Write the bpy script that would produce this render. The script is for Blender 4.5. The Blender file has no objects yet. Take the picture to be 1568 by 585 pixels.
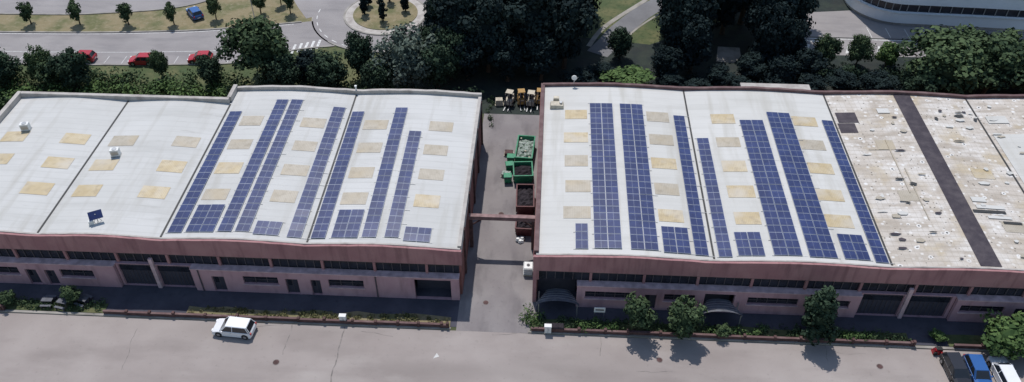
import bpy, math, random
import numpy as np
from mathutils import Vector, Matrix
random.seed(7)
scene=bpy.context.scene
scene.view_settings.view_transform='Standard'
scene.view_settings.look='None'
scene.view_settings.exposure=0
COL=scene.collection

# ------------------------------------------------------------------ materials
def new_mat(name):
    m=bpy.data.materials.new(name); m.use_nodes=True
    nt=m.node_tree; b=nt.nodes["Principled BSDF"]
    return m,nt,b
def rgb(c): return (c[0],c[1],c[2],1)
def plain(name,c,rough=.6,metal=0,spec=.4,var=.12,scale=1.5):
    m,nt,b=new_mat(name)
    b.inputs["Roughness"].default_value=rough
    b.inputs["Metallic"].default_value=metal
    b.inputs["Specular IOR Level"].default_value=spec
    tc=nt.nodes.new("ShaderNodeTexCoord")
    n=nt.nodes.new("ShaderNodeTexNoise"); n.inputs["Scale"].default_value=scale; n.inputs["Detail"].default_value=5
    nt.links.new(tc.outputs["Object"],n.inputs["Vector"])
    r=nt.nodes.new("ShaderNodeValToRGB")
    r.color_ramp.elements[0].position=.3; r.color_ramp.elements[1].position=.7
    r.color_ramp.elements[0].color=rgb([x*(1-var) for x in c])
    r.color_ramp.elements[1].color=rgb([min(1,x*(1+var)) for x in c])
    nt.links.new(n.outputs["Fac"],r.inputs["Fac"])
    nt.links.new(r.outputs["Color"],b.inputs["Base Color"])
    return m
class NT:
    """small helper for layered procedural colours"""
    def __init__(s,name,base,rough=.85,spec=.25):
        s.m,s.nt,s.b=new_mat(name)
        s.b.inputs["Roughness"].default_value=rough
        s.b.inputs["Specular IOR Level"].default_value=spec
        s.tc=s.nt.nodes.new("ShaderNodeTexCoord")
        c=s.nt.nodes.new("ShaderNodeRGB"); c.outputs[0].default_value=rgb(base)
        s.cur=c.outputs[0]
    def vec(s,scale=(1,1,1),rot=0):
        mp=s.nt.nodes.new("ShaderNodeMapping"); mp.inputs["Scale"].default_value=scale
        mp.inputs["Rotation"].default_value=(0,0,rot)
        s.nt.links.new(s.tc.outputs["Object"],mp.inputs["Vector"]); return mp.outputs[0]
    def ramp(s,fac,p0,p1,inv=False):
        r=s.nt.nodes.new("ShaderNodeMapRange"); r.inputs["From Min"].default_value=p0; r.inputs["From Max"].default_value=p1
        if inv: r.inputs["To Min"].default_value=1; r.inputs["To Max"].default_value=0
        s.nt.links.new(fac,r.inputs["Value"]); return r.outputs[0]
    def mul(s,fac,k):
        r=s.nt.nodes.new("ShaderNodeMath"); r.operation='MULTIPLY'; s.nt.links.new(fac,r.inputs[0])
        if isinstance(k,(int,float)): r.inputs[1].default_value=k
        else: s.nt.links.new(k,r.inputs[1])
        return r.outputs[0]
    def mix(s,fac,c,strength=1.0):
        mx=s.nt.nodes.new("ShaderNodeMix"); mx.data_type='RGBA'
        s.nt.links.new(s.mul(fac,strength),mx.inputs[0])
        s.nt.links.new(s.cur,mx.inputs[6]); mx.inputs[7].default_value=rgb(c)
        s.cur=mx.outputs[2]; return s
    def noise(s,c,scale,p0,p1,strength=1,detail=5,vs=(1,1,1),rough=.55,rot=0):
        n=s.nt.nodes.new("ShaderNodeTexNoise"); n.inputs["Scale"].default_value=scale; n.inputs["Detail"].default_value=detail
        n.inputs["Roughness"].default_value=rough
        s.nt.links.new(s.vec(vs,rot),n.inputs["Vector"])
        return s.mix(s.ramp(n.outputs["Fac"],p0,p1),c,strength)
    def wave(s,c,scale,axis,p0,p1,strength=1,dist=0):
        n=s.nt.nodes.new("ShaderNodeTexWave"); n.bands_direction=axis; n.inputs["Scale"].default_value=scale
        n.inputs["Distortion"].default_value=dist
        s.nt.links.new(s.vec(),n.inputs["Vector"])
        return s.mix(s.ramp(n.outputs["Fac"],p0,p1),c,strength)
    def voro(s,c,scale,p0,p1,strength=1,vs=(1,1,1),feature='F1'):
        n=s.nt.nodes.new("ShaderNodeTexVoronoi"); n.feature=feature; n.inputs["Scale"].default_value=scale
        s.nt.links.new(s.vec(vs),n.inputs["Vector"])
        sp=s.nt.nodes.new("ShaderNodeSeparateColor"); s.nt.links.new(n.outputs["Color"],sp.inputs[0])
        g=s.ramp(sp.outputs[0],.35,.6)
        return s.mix(s.mul(s.ramp(n.outputs["Distance"],p0,p1,True),g),c,strength)
    def brick(s,c,w,h,mortar,strength=1):
        n=s.nt.nodes.new("ShaderNodeTexBrick"); n.offset=0; n.inputs["Scale"].default_value=1
        n.inputs["Brick Width"].default_value=w; n.inputs["Row Height"].default_value=h; n.inputs["Mortar Size"].default_value=mortar
        s.nt.links.new(s.vec(),n.inputs["Vector"])
        return s.mix(n.outputs["Fac"],c,strength)
    def done(s,bump=0,bscale=8):
        s.nt.links.new(s.cur,s.b.inputs["Base Color"])
        if bump:
            n=s.nt.nodes.new("ShaderNodeTexNoise"); n.inputs["Scale"].default_value=bscale; n.inputs["Detail"].default_value=6
            s.nt.links.new(s.tc.outputs["Object"],n.inputs["Vector"])
            bp=s.nt.nodes.new("ShaderNodeBump"); bp.inputs["Strength"].default_value=bump; bp.inputs["Distance"].default_value=.1
            s.nt.links.new(n.outputs["Fac"],bp.inputs["Height"]); s.nt.links.new(bp.outputs[0],s.b.inputs["Normal"])
        return s.m

M={}
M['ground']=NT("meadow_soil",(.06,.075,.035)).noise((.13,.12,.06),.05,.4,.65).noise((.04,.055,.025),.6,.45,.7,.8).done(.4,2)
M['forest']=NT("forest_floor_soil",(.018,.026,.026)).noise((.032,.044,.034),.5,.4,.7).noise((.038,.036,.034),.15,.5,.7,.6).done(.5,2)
M['grass']=NT("grass_green",(.065,.09,.036)).noise((.13,.13,.06),.25,.42,.62,.9).noise((.04,.06,.022),1.5,.5,.7,.8).done(.6,4)
M['drygrass']=NT("grass_dry",(.23,.19,.11)).noise((.11,.12,.05),.22,.45,.62,.85).noise((.30,.26,.18),1.3,.5,.75,.6).noise((.07,.085,.03),.6,.56,.7,.6).done(.5,4)
M['road']=NT("road_asphalt_worn",(.30,.262,.245),.9,.2).noise((.355,.315,.295),.09,.42,.6,.9).noise((.225,.195,.182),.3,.48,.72,.65,6,(.3,1,1),rot=.05).noise((.245,.215,.20),.06,.5,.6,.5,3,(.4,1.5,1)).noise((.40,.365,.34),.16,.56,.7,.5,5,(.5,1.2,1)).noise((.18,.16,.15),2.2,.6,.8,.45).done(.15,20)
M['road2']=NT("road_asphalt_far",(.27,.252,.25),.9,.2).noise((.32,.30,.295),.12,.4,.65,.9).noise((.19,.18,.185),.5,.48,.72,.6,6,(.3,1,1)).done(.15,20)
M['road3']=NT("path_asphalt_dark",(.16,.16,.17),.9,.2).noise((.20,.20,.21),.3,.4,.65,.9).done(.15,20)
M['alley']=NT("alley_concrete",(.215,.195,.195),.9,.2).noise((.26,.24,.235),.25,.4,.65,.9).noise((.13,.118,.122),.5,.5,.72,.7,6,(1,.4,1)).noise((.10,.095,.095),2.5,.6,.8,.5).done(.2,14)
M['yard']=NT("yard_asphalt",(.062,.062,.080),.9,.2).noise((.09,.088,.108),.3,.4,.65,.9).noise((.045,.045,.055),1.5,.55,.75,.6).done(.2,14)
M['paving']=NT("pavement_concrete",(.34,.32,.29),.9,.2).noise((.22,.205,.185),.5,.4,.65).done(.2,10)
M['paint']=NT("road_paint_white",(.66,.66,.64),.7,.3).noise((.4,.39,.38),2.5,.45,.65,.9).done()
M['tar']=NT("tar_seam",(.15,.135,.125),.8,.3).noise((.27,.24,.225),1.2,.4,.62).done()
M['roofW']=(NT("roof_sheet_light",(.49,.485,.465),.75,.3).noise((.55,.545,.53),.08,.4,.62,.9).noise((.40,.395,.375),.35,.5,.75,.6,6,(.25,1.6,1))
   .wave((.39,.385,.37),.3,'Y',.9,1,.3,.6).wave((.41,.405,.395),2.2,'Y',.6,1,.14).noise((.28,.265,.24),1.1,.62,.8,.6,6,(.2,1,1)).noise((.38,.365,.33),.5,.53,.68,.55,6,(1.2,.12,1)).done(.1,6))
M['roofR']=(NT("roof_sheet_white",(.52,.51,.48),.75,.3).noise((.57,.56,.535),.08,.4,.62,.9).noise((.43,.42,.39),.4,.5,.75,.6,6,(.25,1.6,1))
   .wave((.44,.43,.41),.3,'Y',.9,1,.25,.6).wave((.46,.45,.44),2.2,'Y',.6,1,.12).noise((.40,.38,.335),.5,.53,.68,.55,6,(1.2,.12,1)).done(.1,6))
M['roofOld']=(NT("roof_sheet_weathered",(.50,.45,.395),.9,.2).noise((.60,.565,.525),.35,.45,.6,.95).noise((.37,.32,.265),.6,.48,.66,.8,8,(.5,1.4,1))
   .noise((.42,.335,.21),.22,.53,.66,.65).wave((.31,.28,.24),.42,'Y',.85,1,.4).wave((.34,.30,.25),.5,'X',.93,1,.35,1.2)
   .voro((.72,.71,.69),.8,.16,.26,.95).voro((.05,.045,.04),.8,.08,.13,.95).voro((.70,.68,.65),1.3,.2,.3,.7).voro((.08,.07,.06),1.9,.13,.2,.85).done(.3,6))
M['tarstrip']=NT("roof_tar_strip",(.045,.037,.047),.8,.3).noise((.08,.067,.075),1,.4,.7).done(.3,5)
M['gutter']=plain("gutter_dark",(.03,.03,.03))
M['cap']=NT("parapet_cap",(.44,.41,.38),.8,.3).noise((.28,.25,.23),.8,.45,.7,.85).done(.2,6)
M['capdark']=NT("parapet_brown",(.12,.07,.07),.8,.3).noise((.19,.13,.125),.8,.45,.7,.8).done(.2,6)
M['fascia']=NT("fascia_mauve",(.33,.17,.175),.85,.2).noise((.40,.225,.22),.4,.4,.65,.8).noise((.17,.085,.09),1.5,.5,.75,.7,6,(1,1,.12)).done(.15,6)
M['wall']=NT("wall_pink_render",(.43,.265,.295),.85,.2).noise((.50,.325,.35),.4,.4,.65,.8).noise((.24,.145,.16),1.2,.5,.75,.65,6,(1,1,.2)).done(.15,6)
M['brick']=NT("brick_side_wall",(.24,.10,.09),.85,.2).brick((.28,.18,.16),.5,.3,.02).noise((.13,.07,.065),.8,.45,.7,.7).done(.15,6)
M['ledge']=plain("ledge_pale",(.52,.38,.39),.8,0,.3,.25)
M['glass']=plain("window_glass_dark",(.022,.025,.035),.2,0,.5,.4,.8)
M['frame']=plain("window_frame",(.08,.07,.08))
M['gate']=plain("gate_steel_dark",(.05,.05,.068),.5)
M['skyY']=(NT("skylight_yellowed",(.46,.365,.215),.5,.4).noise((.54,.46,.32),.6,.4,.65,.85).wave((.36,.28,.155),1.6,'X',.5,1,.4).noise((.32,.25,.16),1.4,.5,.7,.7).noise((.50,.46,.40),.25,.5,.65,.6).done())
M['skyG']=(NT("skylight_grey",(.38,.335,.265),.5,.4).noise((.45,.405,.335),.6,.4,.65,.8).wave((.29,.25,.19),1.6,'X',.5,1,.4).noise((.28,.24,.18),1.4,.5,.7,.7).noise((.42,.34,.22),.25,.5,.65,.5).done())
M['pv']=NT("solar_cells",(.020,.030,.100),.3,.5).noise((.030,.045,.140),.5,.4,.65).noise((.014,.019,.07),3,.5,.7,.6).done()
M['pvf']=plain("solar_frame",(.27,.30,.37),.45,.2)
M['rail']=plain("solar_rail",(.45,.45,.45),.4,.4)
M['white']=plain("painted_white",(.70,.70,.68),.5,0,.4,.12)
M['cream']=plain("painted_cream",(.48,.43,.34),.6,0,.4,.25)
M['green']=plain("skip_green_paint",(.02,.20,.10),.5,0,.4,.35,3)
M['red']=plain("skip_red_paint",(.10,.028,.03),.6,0,.4,.3,3)
M['rubble']=NT("rubble",(.33,.37,.34)).noise((.12,.17,.13),3,.45,.6).done(.8,6)
M['darkin']=plain("dark_waste",(.03,.025,.03),.9,0,.2,.5,4)
M['yellow']=plain("machine_yellow",(.36,.21,.06),.5,0,.4,.3)
M['rubber']=plain("rubber_black",(.02,.02,.02),.8)
M['hub']=plain("wheel_hub",(.35,.35,.36),.4,.6)
M['carglass']=plain("car_glass",(.02,.024,.03),.08,0,.7)
M['cw']=plain("car_paint_white",(.74,.75,.77),.25,0,.6,.03)
M['cr']=plain("car_paint_red",(.38,.015,.025),.25,0,.6,.03)
M['cb']=plain("car_paint_blue",(.025,.10,.30),.25,0,.6,.03)
M['ck']=plain("car_paint_black",(.025,.025,.03),.2,0,.6,.03)
M['lampr']=plain("tail_light",(.4,.01,.01),.3)
M['lampw']=plain("head_light",(.8,.8,.8),.15)
M['bark']=plain("bark",(.09,.065,.045),.9,0,.2,.4,3)
M['canopy']=plain("canopy_grey",(.09,.095,.115),.6,0,.4,.3,2)
M['rust']=plain("wall_rust_brown",(.09,.05,.048),.8,0,.3,.4,2)
M['beam']=plain("beam_weathered_brown",(.24,.155,.15),.8,0,.3,.35,1.5)
M['officew']=plain("office_white_panel",(.82,.84,.86),.5,0,.3,.05,.3)
M['steel']=plain("galvanised",(.4,.41,.42),.4,.7)

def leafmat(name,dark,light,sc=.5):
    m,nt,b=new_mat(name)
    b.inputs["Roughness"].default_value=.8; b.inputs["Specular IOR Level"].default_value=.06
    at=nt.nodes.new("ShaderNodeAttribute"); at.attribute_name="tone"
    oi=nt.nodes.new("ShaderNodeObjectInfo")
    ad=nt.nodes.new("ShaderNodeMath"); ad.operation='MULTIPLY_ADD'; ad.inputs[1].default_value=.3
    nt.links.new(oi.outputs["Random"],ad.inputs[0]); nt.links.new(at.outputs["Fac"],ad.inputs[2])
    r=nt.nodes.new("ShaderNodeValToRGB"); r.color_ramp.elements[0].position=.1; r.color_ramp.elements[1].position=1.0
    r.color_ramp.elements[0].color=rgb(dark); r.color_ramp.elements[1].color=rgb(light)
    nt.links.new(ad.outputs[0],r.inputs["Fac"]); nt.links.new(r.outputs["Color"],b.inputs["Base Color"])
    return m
M['leafMid']=leafmat("foliage_mid",(.022,.040,.024),(.085,.122,.058))
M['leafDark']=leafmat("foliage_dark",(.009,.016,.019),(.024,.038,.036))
M['leafShade']=leafmat("foliage_deep_green",(.016,.030,.021),(.052,.080,.048))
M['leafBright']=leafmat("foliage_bright",(.03,.058,.022),(.11,.17,.06))
M['leafGrey']=leafmat("foliage_grey_green",(.035,.05,.043),(.12,.15,.12))
M['leafDry']=leafmat("foliage_dry",(.07,.08,.03),(.22,.20,.10))

# ------------------------------------------------------------------ mesh builder
class B:
    def __init__(s): s.v=[];s.f=[];s.mi=[];s.mats=[];s.T=Matrix.Identity(4)
    def m(s,k):
        if k not in s.mats: s.mats.append(k)
        return s.mats.index(k)
    def add(s,vs,fs,k):
        o=len(s.v); i=s.m(k)
        for v in vs: s.v.append(tuple(s.T@Vector(v)))
        for f in fs: s.f.append([o+a for a in f]); s.mi.append(i)
    def box(s,x0,x1,y0,y1,z0,z1,k,tx=0,ty=0):
        v=[(x0,y0,z0),(x1,y0,z0),(x1,y1,z0),(x0,y1,z0),(x0+tx,y0+ty,z1),(x1-tx,y0+ty,z1),(x1-tx,y1-ty,z1),(x0+tx,y1-ty,z1)]
        s.add(v,[(3,2,1,0),(4,5,6,7),(0,1,5,4),(1,2,6,5),(2,3,7,6),(3,0,4,7)],k)
    def quad(s,a,b,c,d,k): s.add([a,b,c,d],[(0,1,2,3)],k)
    def prism(s,poly,z0,z1,k):   # poly ccw xy
        n=len(poly); v=[(p[0],p[1],z0) for p in poly]+[(p[0],p[1],z1) for p in poly]
        s.add(v,[tuple(range(n-1,-1,-1)),tuple(range(n,2*n))]+[(i,(i+1)%n,(i+1)%n+n,i+n) for i in range(n)],k)
    def cyl(s,c,r,h,axis,k,n=14,r2=None):
        r2=r if r2 is None else r2
        vs=[]
        for j,(hh,rr) in enumerate(((-h/2,r),(h/2,r2))):
            for i in range(n):
                a=2*math.pi*i/n; p=(rr*math.cos(a),rr*math.sin(a),hh)
                if axis=='X': p=(p[2],p[0],p[1])
                if axis=='Y': p=(p[1],p[2],p[0])
                vs.append((c[0]+p[0],c[1]+p[1],c[2]+p[2]))
        s.add(vs,[tuple(range(n-1,-1,-1)),tuple(range(n,2*n))]+[(i,(i+1)%n,(i+1)%n+n,i+n) for i in range(n)],k)
    def tube(s,a,b,r1,r2,k,n=7):
        a=Vector(a);b=Vector(b);d=(b-a).normalized();q=d.to_track_quat('Z','Y')
        vs=[]
        for c,r in ((a,r1),(b,r2)):
            for i in range(n):
                t=2*math.pi*i/n; vs.append(tuple(c+q@Vector((r*math.cos(t),r*math.sin(t),0))))
        s.add(vs,[tuple(range(n-1,-1,-1)),tuple(range(n,2*n))]+[(i,(i+1)%n,(i+1)%n+n,i+n) for i in range(n)],k)
    def build(s,name,parent=None,loc=None,rotz=0,bevel=0,smooth=False):
        me=bpy.data.meshes.new(name); me.from_pydata(s.v,[],s.f)
        for k in s.mats: me.materials.append(M[k])
        me.polygons.foreach_set("material_index",s.mi)
        if smooth: me.polygons.foreach_set("use_smooth",[True]*len(me.polygons))
        me.update()
        o=bpy.data.objects.new(name,me); COL.objects.link(o)
        if parent: o.parent=parent
        if loc: o.location=loc
        o.rotation_euler=(0,0,rotz)
        if bevel:
            md=o.modifiers.new("bevel",'BEVEL'); md.width=bevel; md.segments=2; md.limit_method='ANGLE'
        return o
def empty(name,loc=(0,0,0)):
    e=bpy.data.objects.new(name,None); e.location=loc; COL.objects.link(e); return e
def sheet(name,poly,z,k,kerb=0):
    b=B(); b.add([(p[0],p[1],z) for p in poly],[tuple(range(len(poly)))],k); return b.build(name)
def slab(name,poly,z0,z1,k):
    b=B(); b.prism(poly,z0,z1,k); return b.build(name)
def ribbon_pts(pts,w):
    L=[];R=[]
    for i,p in enumerate(pts):
        a=Vector(pts[max(0,i-1)]);c=Vector(pts[min(len(pts)-1,i+1)]);d=(c-a).normalized();n=Vector((-d.y,d.x))
        L.append(Vector(p)+n*w/2);R.append(Vector(p)-n*w/2)
    return L,R
def ribbon(b,pts,w,z,k):
    L,R=ribbon_pts(pts,w)
    for i in range(len(pts)-1):
        b.quad((R[i].x,R[i].y,z),(R[i+1].x,R[i+1].y,z),(L[i+1].x,L[i+1].y,z),(L[i].x,L[i].y,z),k)
def kerbline(b,pts,w,h,k):
    L,R=ribbon_pts(pts,w)
    for i in range(len(pts)-1):
        b.prism([(R[i].x,R[i].y),(R[i+1].x,R[i+1].y),(L[i+1].x,L[i+1].y),(L[i].x,L[i].y)],0,h,k)
def curve(pts,n=8):
    out=[]
    P=[pts[0]]+list(pts)+[pts[-1]]
    for i in range(1,len(P)-2):
        p0,p1,p2,p3=[Vector(q) for q in P[i-1:i+3]]
        for j in range(n):
            t=j/n
            out.append(tuple(.5*((2*p1)+(-p0+p2)*t+(2*p0-5*p1+4*p2-p3)*t*t+(-p0+3*p1-3*p2+p3)*t**3)))
    out.append(tuple(P[-1])); return out

# ------------------------------------------------------------------ ground and roads
sheet("ground",[(-900,-500),(900,-500),(900,1300),(-900,1300)],0,'ground')
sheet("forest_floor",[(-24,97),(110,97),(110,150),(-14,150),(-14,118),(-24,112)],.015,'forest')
sheet("street",[(-160,20),(160,20),(160,57.4),(-160,57.4)],.01,'road')
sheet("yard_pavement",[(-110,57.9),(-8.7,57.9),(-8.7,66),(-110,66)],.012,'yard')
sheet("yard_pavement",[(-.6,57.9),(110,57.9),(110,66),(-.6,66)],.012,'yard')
sheet("alley_pavement",[(-8.9,57.4),(-.4,57.4),(-.4,101.5),(-8.9,101.5)],.014,'alley')
def verge(x0,x1,y0,y1,k='drygrass'):
    pts=[(x0,y0),(x1,y0)]+[(x1-(x1-x0)*i/14,y1+random.uniform(-.25,.25)) for i in range(15)]
    slab("grass_verge",pts,0,.07,k)
verge(-100,-47.5,57.85,59.3,'grass'); verge(-38.5,-9.6,57.85,59.3); verge(-1,39,57.85,59.4,'grass'); verge(43,75,57.85,59.4,'grass')
b=B()
kerbline(b,[(-110,57.6),(-9.5,57.6)],.3,.13,'paving'); kerbline(b,[(-1.2,57.6),(110,57.6)],.3,.13,'paving')
b.build("street_kerb")
b=B()
def crack(x,y0,y1,a,w):
    pts=[];xx=x;y=y0
    while y>y1:
        pts.append((xx,y)); xx+=a+random.uniform(-.13,.13); y-=.5
    ribbon(b,pts,w,.016,'tar')
crack(-20.9,57.3,20,-.03,.13); crack(-26.6,57.3,53.2,.02,.08); crack(6.5,57.3,54.6,.03,.06); crack(30,57.3,55,-.03,.06); crack(-43,56,50,.05,.05)
for (x,y,n) in ((-32,56.9,9),(-19,56.8,7),(-5,57.0,9),(31,56.5,6),(10,53,8)):
    pts=[(x,y)]
    for i in range(n): pts.append((pts[-1][0]+.5,pts[-1][1]+random.uniform(-.14,.12)))
    ribbon(b,pts,.05,.017,'tar')
b.build("street_seams")
b=B(); b.add([(-10.9,53.6,.018),(-10.3,53.9,.018),(-10.6,54.3,.018)],[(0,1,2)],'paint'); b.build("street_marking")
b=B()
for (x,y,r) in ((-27.0,52.3,.38),(12.5,54.6,.36),(35,54.9,.36),(-6.0,61.5,.35),(-5.2,76,.4)):
    b.cyl((x,y,.02),r,.016,'Z','tar',16); b.cyl((x,y,.026),r*.82,.012,'Z','rust',16)
b.build("manhole_covers")
# north roads
sheet("north_grass_verge",[(-160,96),(-24,96),(-24,112),(-14,118),(-14,150),(-160,150)],.008,'grass')
sheet("dry_grass_verge",[(-160,114),(-70,114),(-40,116),(-36,135),(-160,135)],.012,'drygrass')
south=curve([(-160,105.6),(-84,106.3),(-54,107.6),(-46,109.2),(-40,112.5),(-34,114)]) 
north=curve([(-160,114.6),(-89,115.6),(-62,117.2),(-50,119.2),(-40,121.5),(-34,123)])
b=B()
n=len(south)
for i in range(n-1):
    b.quad((*south[i],.02),(*south[i+1],.02),(*north[i+1],.02),(*north[i],.02),'road2')
b.build("north_road")
b=B()
kerbline(b,south,.3,.14,'paving'); kerbline(b,[p for p in north if p[0]<-40.5],.3,.14,'paving')
b.build("north_road_kerb")
b=B()
mid=[(s[0]*.62+q[0]*.38,s[1]*.62+q[1]*.38) for s,q in zip(south,north) if s[0]<-44]
ribbon(b,mid,.10,.03,'paint')
for x in np.arange(-82,-48,2.7):
    y0=106.5+(x+84)*.043; b.box(x-.04,x+.04,y0,y0+2.1,.021,.03,'paint')
ribbon(b,[(p[0],p[1]-.45) for p in north if p[0]<-42],.12,.03,'paint')
b.build("north_road_markings")
b=B()
up=curve([(-160,124.0),(-92,124.3),(-74,125.6),(-62,129),(-54,138)])
ribbon(b,up,5.6,.022,'road2'); b.build("upper_road")
b=B(); L,R=ribbon_pts(up,5.9); kerbline(b,[tuple(p) for p in R],.25,.14,'paving'); kerbline(b,[tuple(p) for p in L],.25,.14,'paving'); b.build("upper_road_kerb")
C=(-27.6,124.6)
b=B()
N=64
for i in range(N):
    a=2*math.pi*i/N;c=2*math.pi*(i+1)/N
    p=lambda r,t:(C[0]+r*math.cos(t),C[1]+r*math.sin(t),.026)
    b.quad(p(6.3,a),p(12,a),p(12,c),p(6.3,c),'road2')
b.build("roundabout_road")
b=B(); ribbon(b,curve([(-38,124),(-42,131),(-45,140)]),6,.023,'road2'); ribbon(b,curve([(-20,116.5),(-15,117),(-10,117)]),5.2,.024,'road2')
b.build("side_road")
b=B(); ribbon(b,curve([(36,118),(60,118),(110,119)]),5.2,.024,'road2'); b.build("east_road")
b=B()
for i in range(N):
    a=2*math.pi*i/N;c=2*math.pi*(i+1)/N
    q=lambda r,t:(C[0]+r*math.cos(t),C[1]+r*math.sin(t))
    b.prism([q(6.7,a),q(7.0,a),q(7.0,c),q(6.7,c)],0,.16,'paving')
    b.prism([q(12.0,a),q(12.25,a),q(12.25,c),q(12.0,c)],0,.02 if 2.7<a<4.0 or 1.9<a<2.6 else .15,'paving')
    if 2.9<a<5.2 and i%2: b.prism([q(11.3,a),q(11.45,a),q(11.45,c),q(11.3,c)],.03,.036,'paint')
    b.prism([q(5.4,a),q(6.7,a),q(6.7,c),q(5.4,c)],0,.12,'cap')
b.build("roundabout_kerb")
isl=[(C[0]+5.4*math.cos(2*math.pi*i/N),C[1]+5.4*math.sin(2*math.pi*i/N)) for i in range(N)]
slab("roundabout_island",isl,0,.2,'drygrass')
b=B()
for i in range(5): b.box(-40.5+i*.9,-40.1+i*.9,111.5+i*.4,114.2+i*.4,.021,.034,'paint')
b.build("crosswalk_markings")
b=B()
for i in range(11):
    x=38.5+i*1.6
    b.quad((x,115.9,.036),(x+.5,115.9,.036),(x+1.5,118.4,.036),(x+1.0,118.4,.036),'paint')
b.box(37,58,120.15,120.35,.03,.036,'paint'); b.box(37,47,119.2,119.7,.03,.036,'paint')
b.build("parking_bay_markings")
b=B(); ribbon(b,curve([(7.6,113.8),(9.4,117),(12,122),(18,130),(28,138)]),3.6,.03,'road3'); b.build("access_path")
b=B(); ribbon(b,curve([(6.3,116),(9.2,122.5),(16.5,131.8)]),.8,.04,'paving'); ribbon(b,curve([(11.0,115.4),(14,121.5),(20,129)]),.35,.04,'paving'); b.build("access_path_pavement")
sheet("bare_patch",[(26,112.6),(28.6,112.2),(30,114.2),(30.2,116.8),(26.8,117)],.02,'paving')
sheet("lawn_patch",[(-2,120),(16,117),(30,126),(30,140),(0,140)],.018,'grass')

# ------------------------------------------------------------------ warehouses
def roofz_fn(bays,base=7.0,rise=.36):
    def f(x):
        for a,c in bays:
            if a<=x<=c:
                t=abs(2*(x-a)/(c-a)-1); return base+rise*(1-t**1.5)
        return base
    return f
def xs_for(a,c,step=.8):
    n=max(2,int(round((c-a)/step))); return [a+(c-a)*i/n for i in range(n+1)]
def roof_patch(b,zf,x0,x1,y0,y1,off,k,step=1.2):
    xs=xs_for(x0,x1,step)
    for i in range(len(xs)-1):
        a,c=xs[i],xs[i+1]
        b.quad((a,y0,zf(a)+off),(c,y0,zf(c)+off),(c,y1,zf(c)+off),(a,y1,zf(a)+off),k)
def curved_wall(b,zf,x0,x1,y0,y1,z0,dz,k,step=1.2,wob=0):
    xs=xs_for(x0,x1,step); W=[random.uniform(-wob,wob) for _ in xs]
    for i in range(len(xs)-1):
        a,c=xs[i],xs[i+1]; za,zc=zf(a)+dz+W[i],zf(c)+dz+W[i+1]
        v=[(a,y0,z0),(c,y0,z0),(c,y1,z0),(a,y1,z0),(a,y0,za),(c,y0,zc),(c,y1,zc),(a,y1,za)]
        f=[(4,5,6,7),(0,1,5,4),(2,3,7,6),(3,2,1,0)]
        if i==0:f.append((3,0,4,7))
        if i==len(xs)-2:f.append((1,2,6,5))
        b.add(v,f,k)
def facade(b,g,x0,x1,y0,y1,z0,z1,ops,k):
    x=x0
    for xa,xb,za,zb,kind in sorted(ops):
        if xa>x: b.box(x,xa,y0,y1,z0,z1,k)
        if za>z0: b.box(xa,xb,y0,y1,z0,za,k)
        if zb<z1: b.box(xa,xb,y0,y1,zb,z1,k)
        yy=y1-.12
        if kind=='win':
            g.box(xa,xb,yy,yy+.05,za,zb,'glass')
            n=max(2,int((xb-xa)/1.0))
            for i in range(n+1):
                xx=xa+(xb-xa)*i/n; g.box(max(xa,xx-.04),min(xb,xx+.04),yy-.06,yy-.002,za,zb,'frame')
            g.box(xa,xb,yy-.08,yy-.062,(za+zb)/2-.03,(za+zb)/2+.03,'frame')
            g.box(xa-.1,xb+.1,y0-.1,y0-.003,za-.1,za-.01,'ledge')
        elif kind=='door':
            g.box(xa,xb,yy,yy+.05,za,zb,'gate'); g.box((xa+xb)/2-.03,(xa+xb)/2+.03,yy-.03,yy-.002,za,zb,'frame')
            g.box(xa+.2,(xa+xb)/2-.1,yy-.03,yy-.002,1.2,zb-.2,'glass')
        elif kind=='gate':
            g.box(xa,xb,yy,yy+.05,za,zb,'gate')
            for i in range(1,9):
                xx=xa+(xb-xa)*i/9; g.box(xx-.03,xx+.03,yy-.05,yy-.002,za,zb,'frame')
            g.box(xa,xb,yy-.08,yy-.052,2.3,2.9,'glass')
        elif kind=='recess':
            g.box(xa,xb,y1+1.2,y1+1.3,za,zb,'gate')
        x=xb
    if x<x1: b.box(x,x1,y0,y1,z0,z1,k)
def solar(zf,x0,x1,y0,y1,cols,parent,name,pitch=1.12):
    b=B(); rows=max(1,int(round((y1-y0)/pitch))); ph=(y1-y0)/rows; pw=(x1-x0)/cols
    for c in range(cols):
        xa=x0+c*pw; xb=xa+pw
        za=zf(xa)+.13; zb=zf(xb)+.13
        for r in range(rows):
            ya=y0+r*ph; yb=ya+ph; g=.02; jz=random.uniform(-.015,.015); tl=random.uniform(-.02,.02)
            def P(x,y,dz=0): 
                t=(x-xa)/pw; return (x,y,za*(1-t)+zb*t+dz+jz+tl*(y-ya))
            xl,xr,yl,yr=xa+g,xb-g,ya+g,yb-g
            b.add([P(xl,yl,-.04),P(xr,yl,-.04),P(xr,yr,-.04),P(xl,yr,-.04),P(xl,yl),P(xr,yl),P(xr,yr),P(xl,yr)],
                  [(3,2,1,0),(4,5,6,7),(0,1,5,4),(1,2,6,5),(2,3,7,6),(3,0,4,7)],'pvf')
            e=.032
            mx=(xl+xr)/2
            for (p,q) in ((xl+e,mx-.01),(mx+.01,xr-e)):
                b.quad(P(p,yl+e,.004),P(q,yl+e,.004),P(q,yr-e,.004),P(p,yr-e,.004),'pv')
    for r in range(0,rows+1,1):
        y=y0+r*ph
        if r%2==0: 
            e=random.choice((.15,.25,.25,.6)); b.box(x0-.2,x1+e,y-.02,y+.02,min(zf(x0),zf(x1))+.03,min(zf(x0),zf(x1))+.07,'rail')
    return b.build(name,parent)

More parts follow.
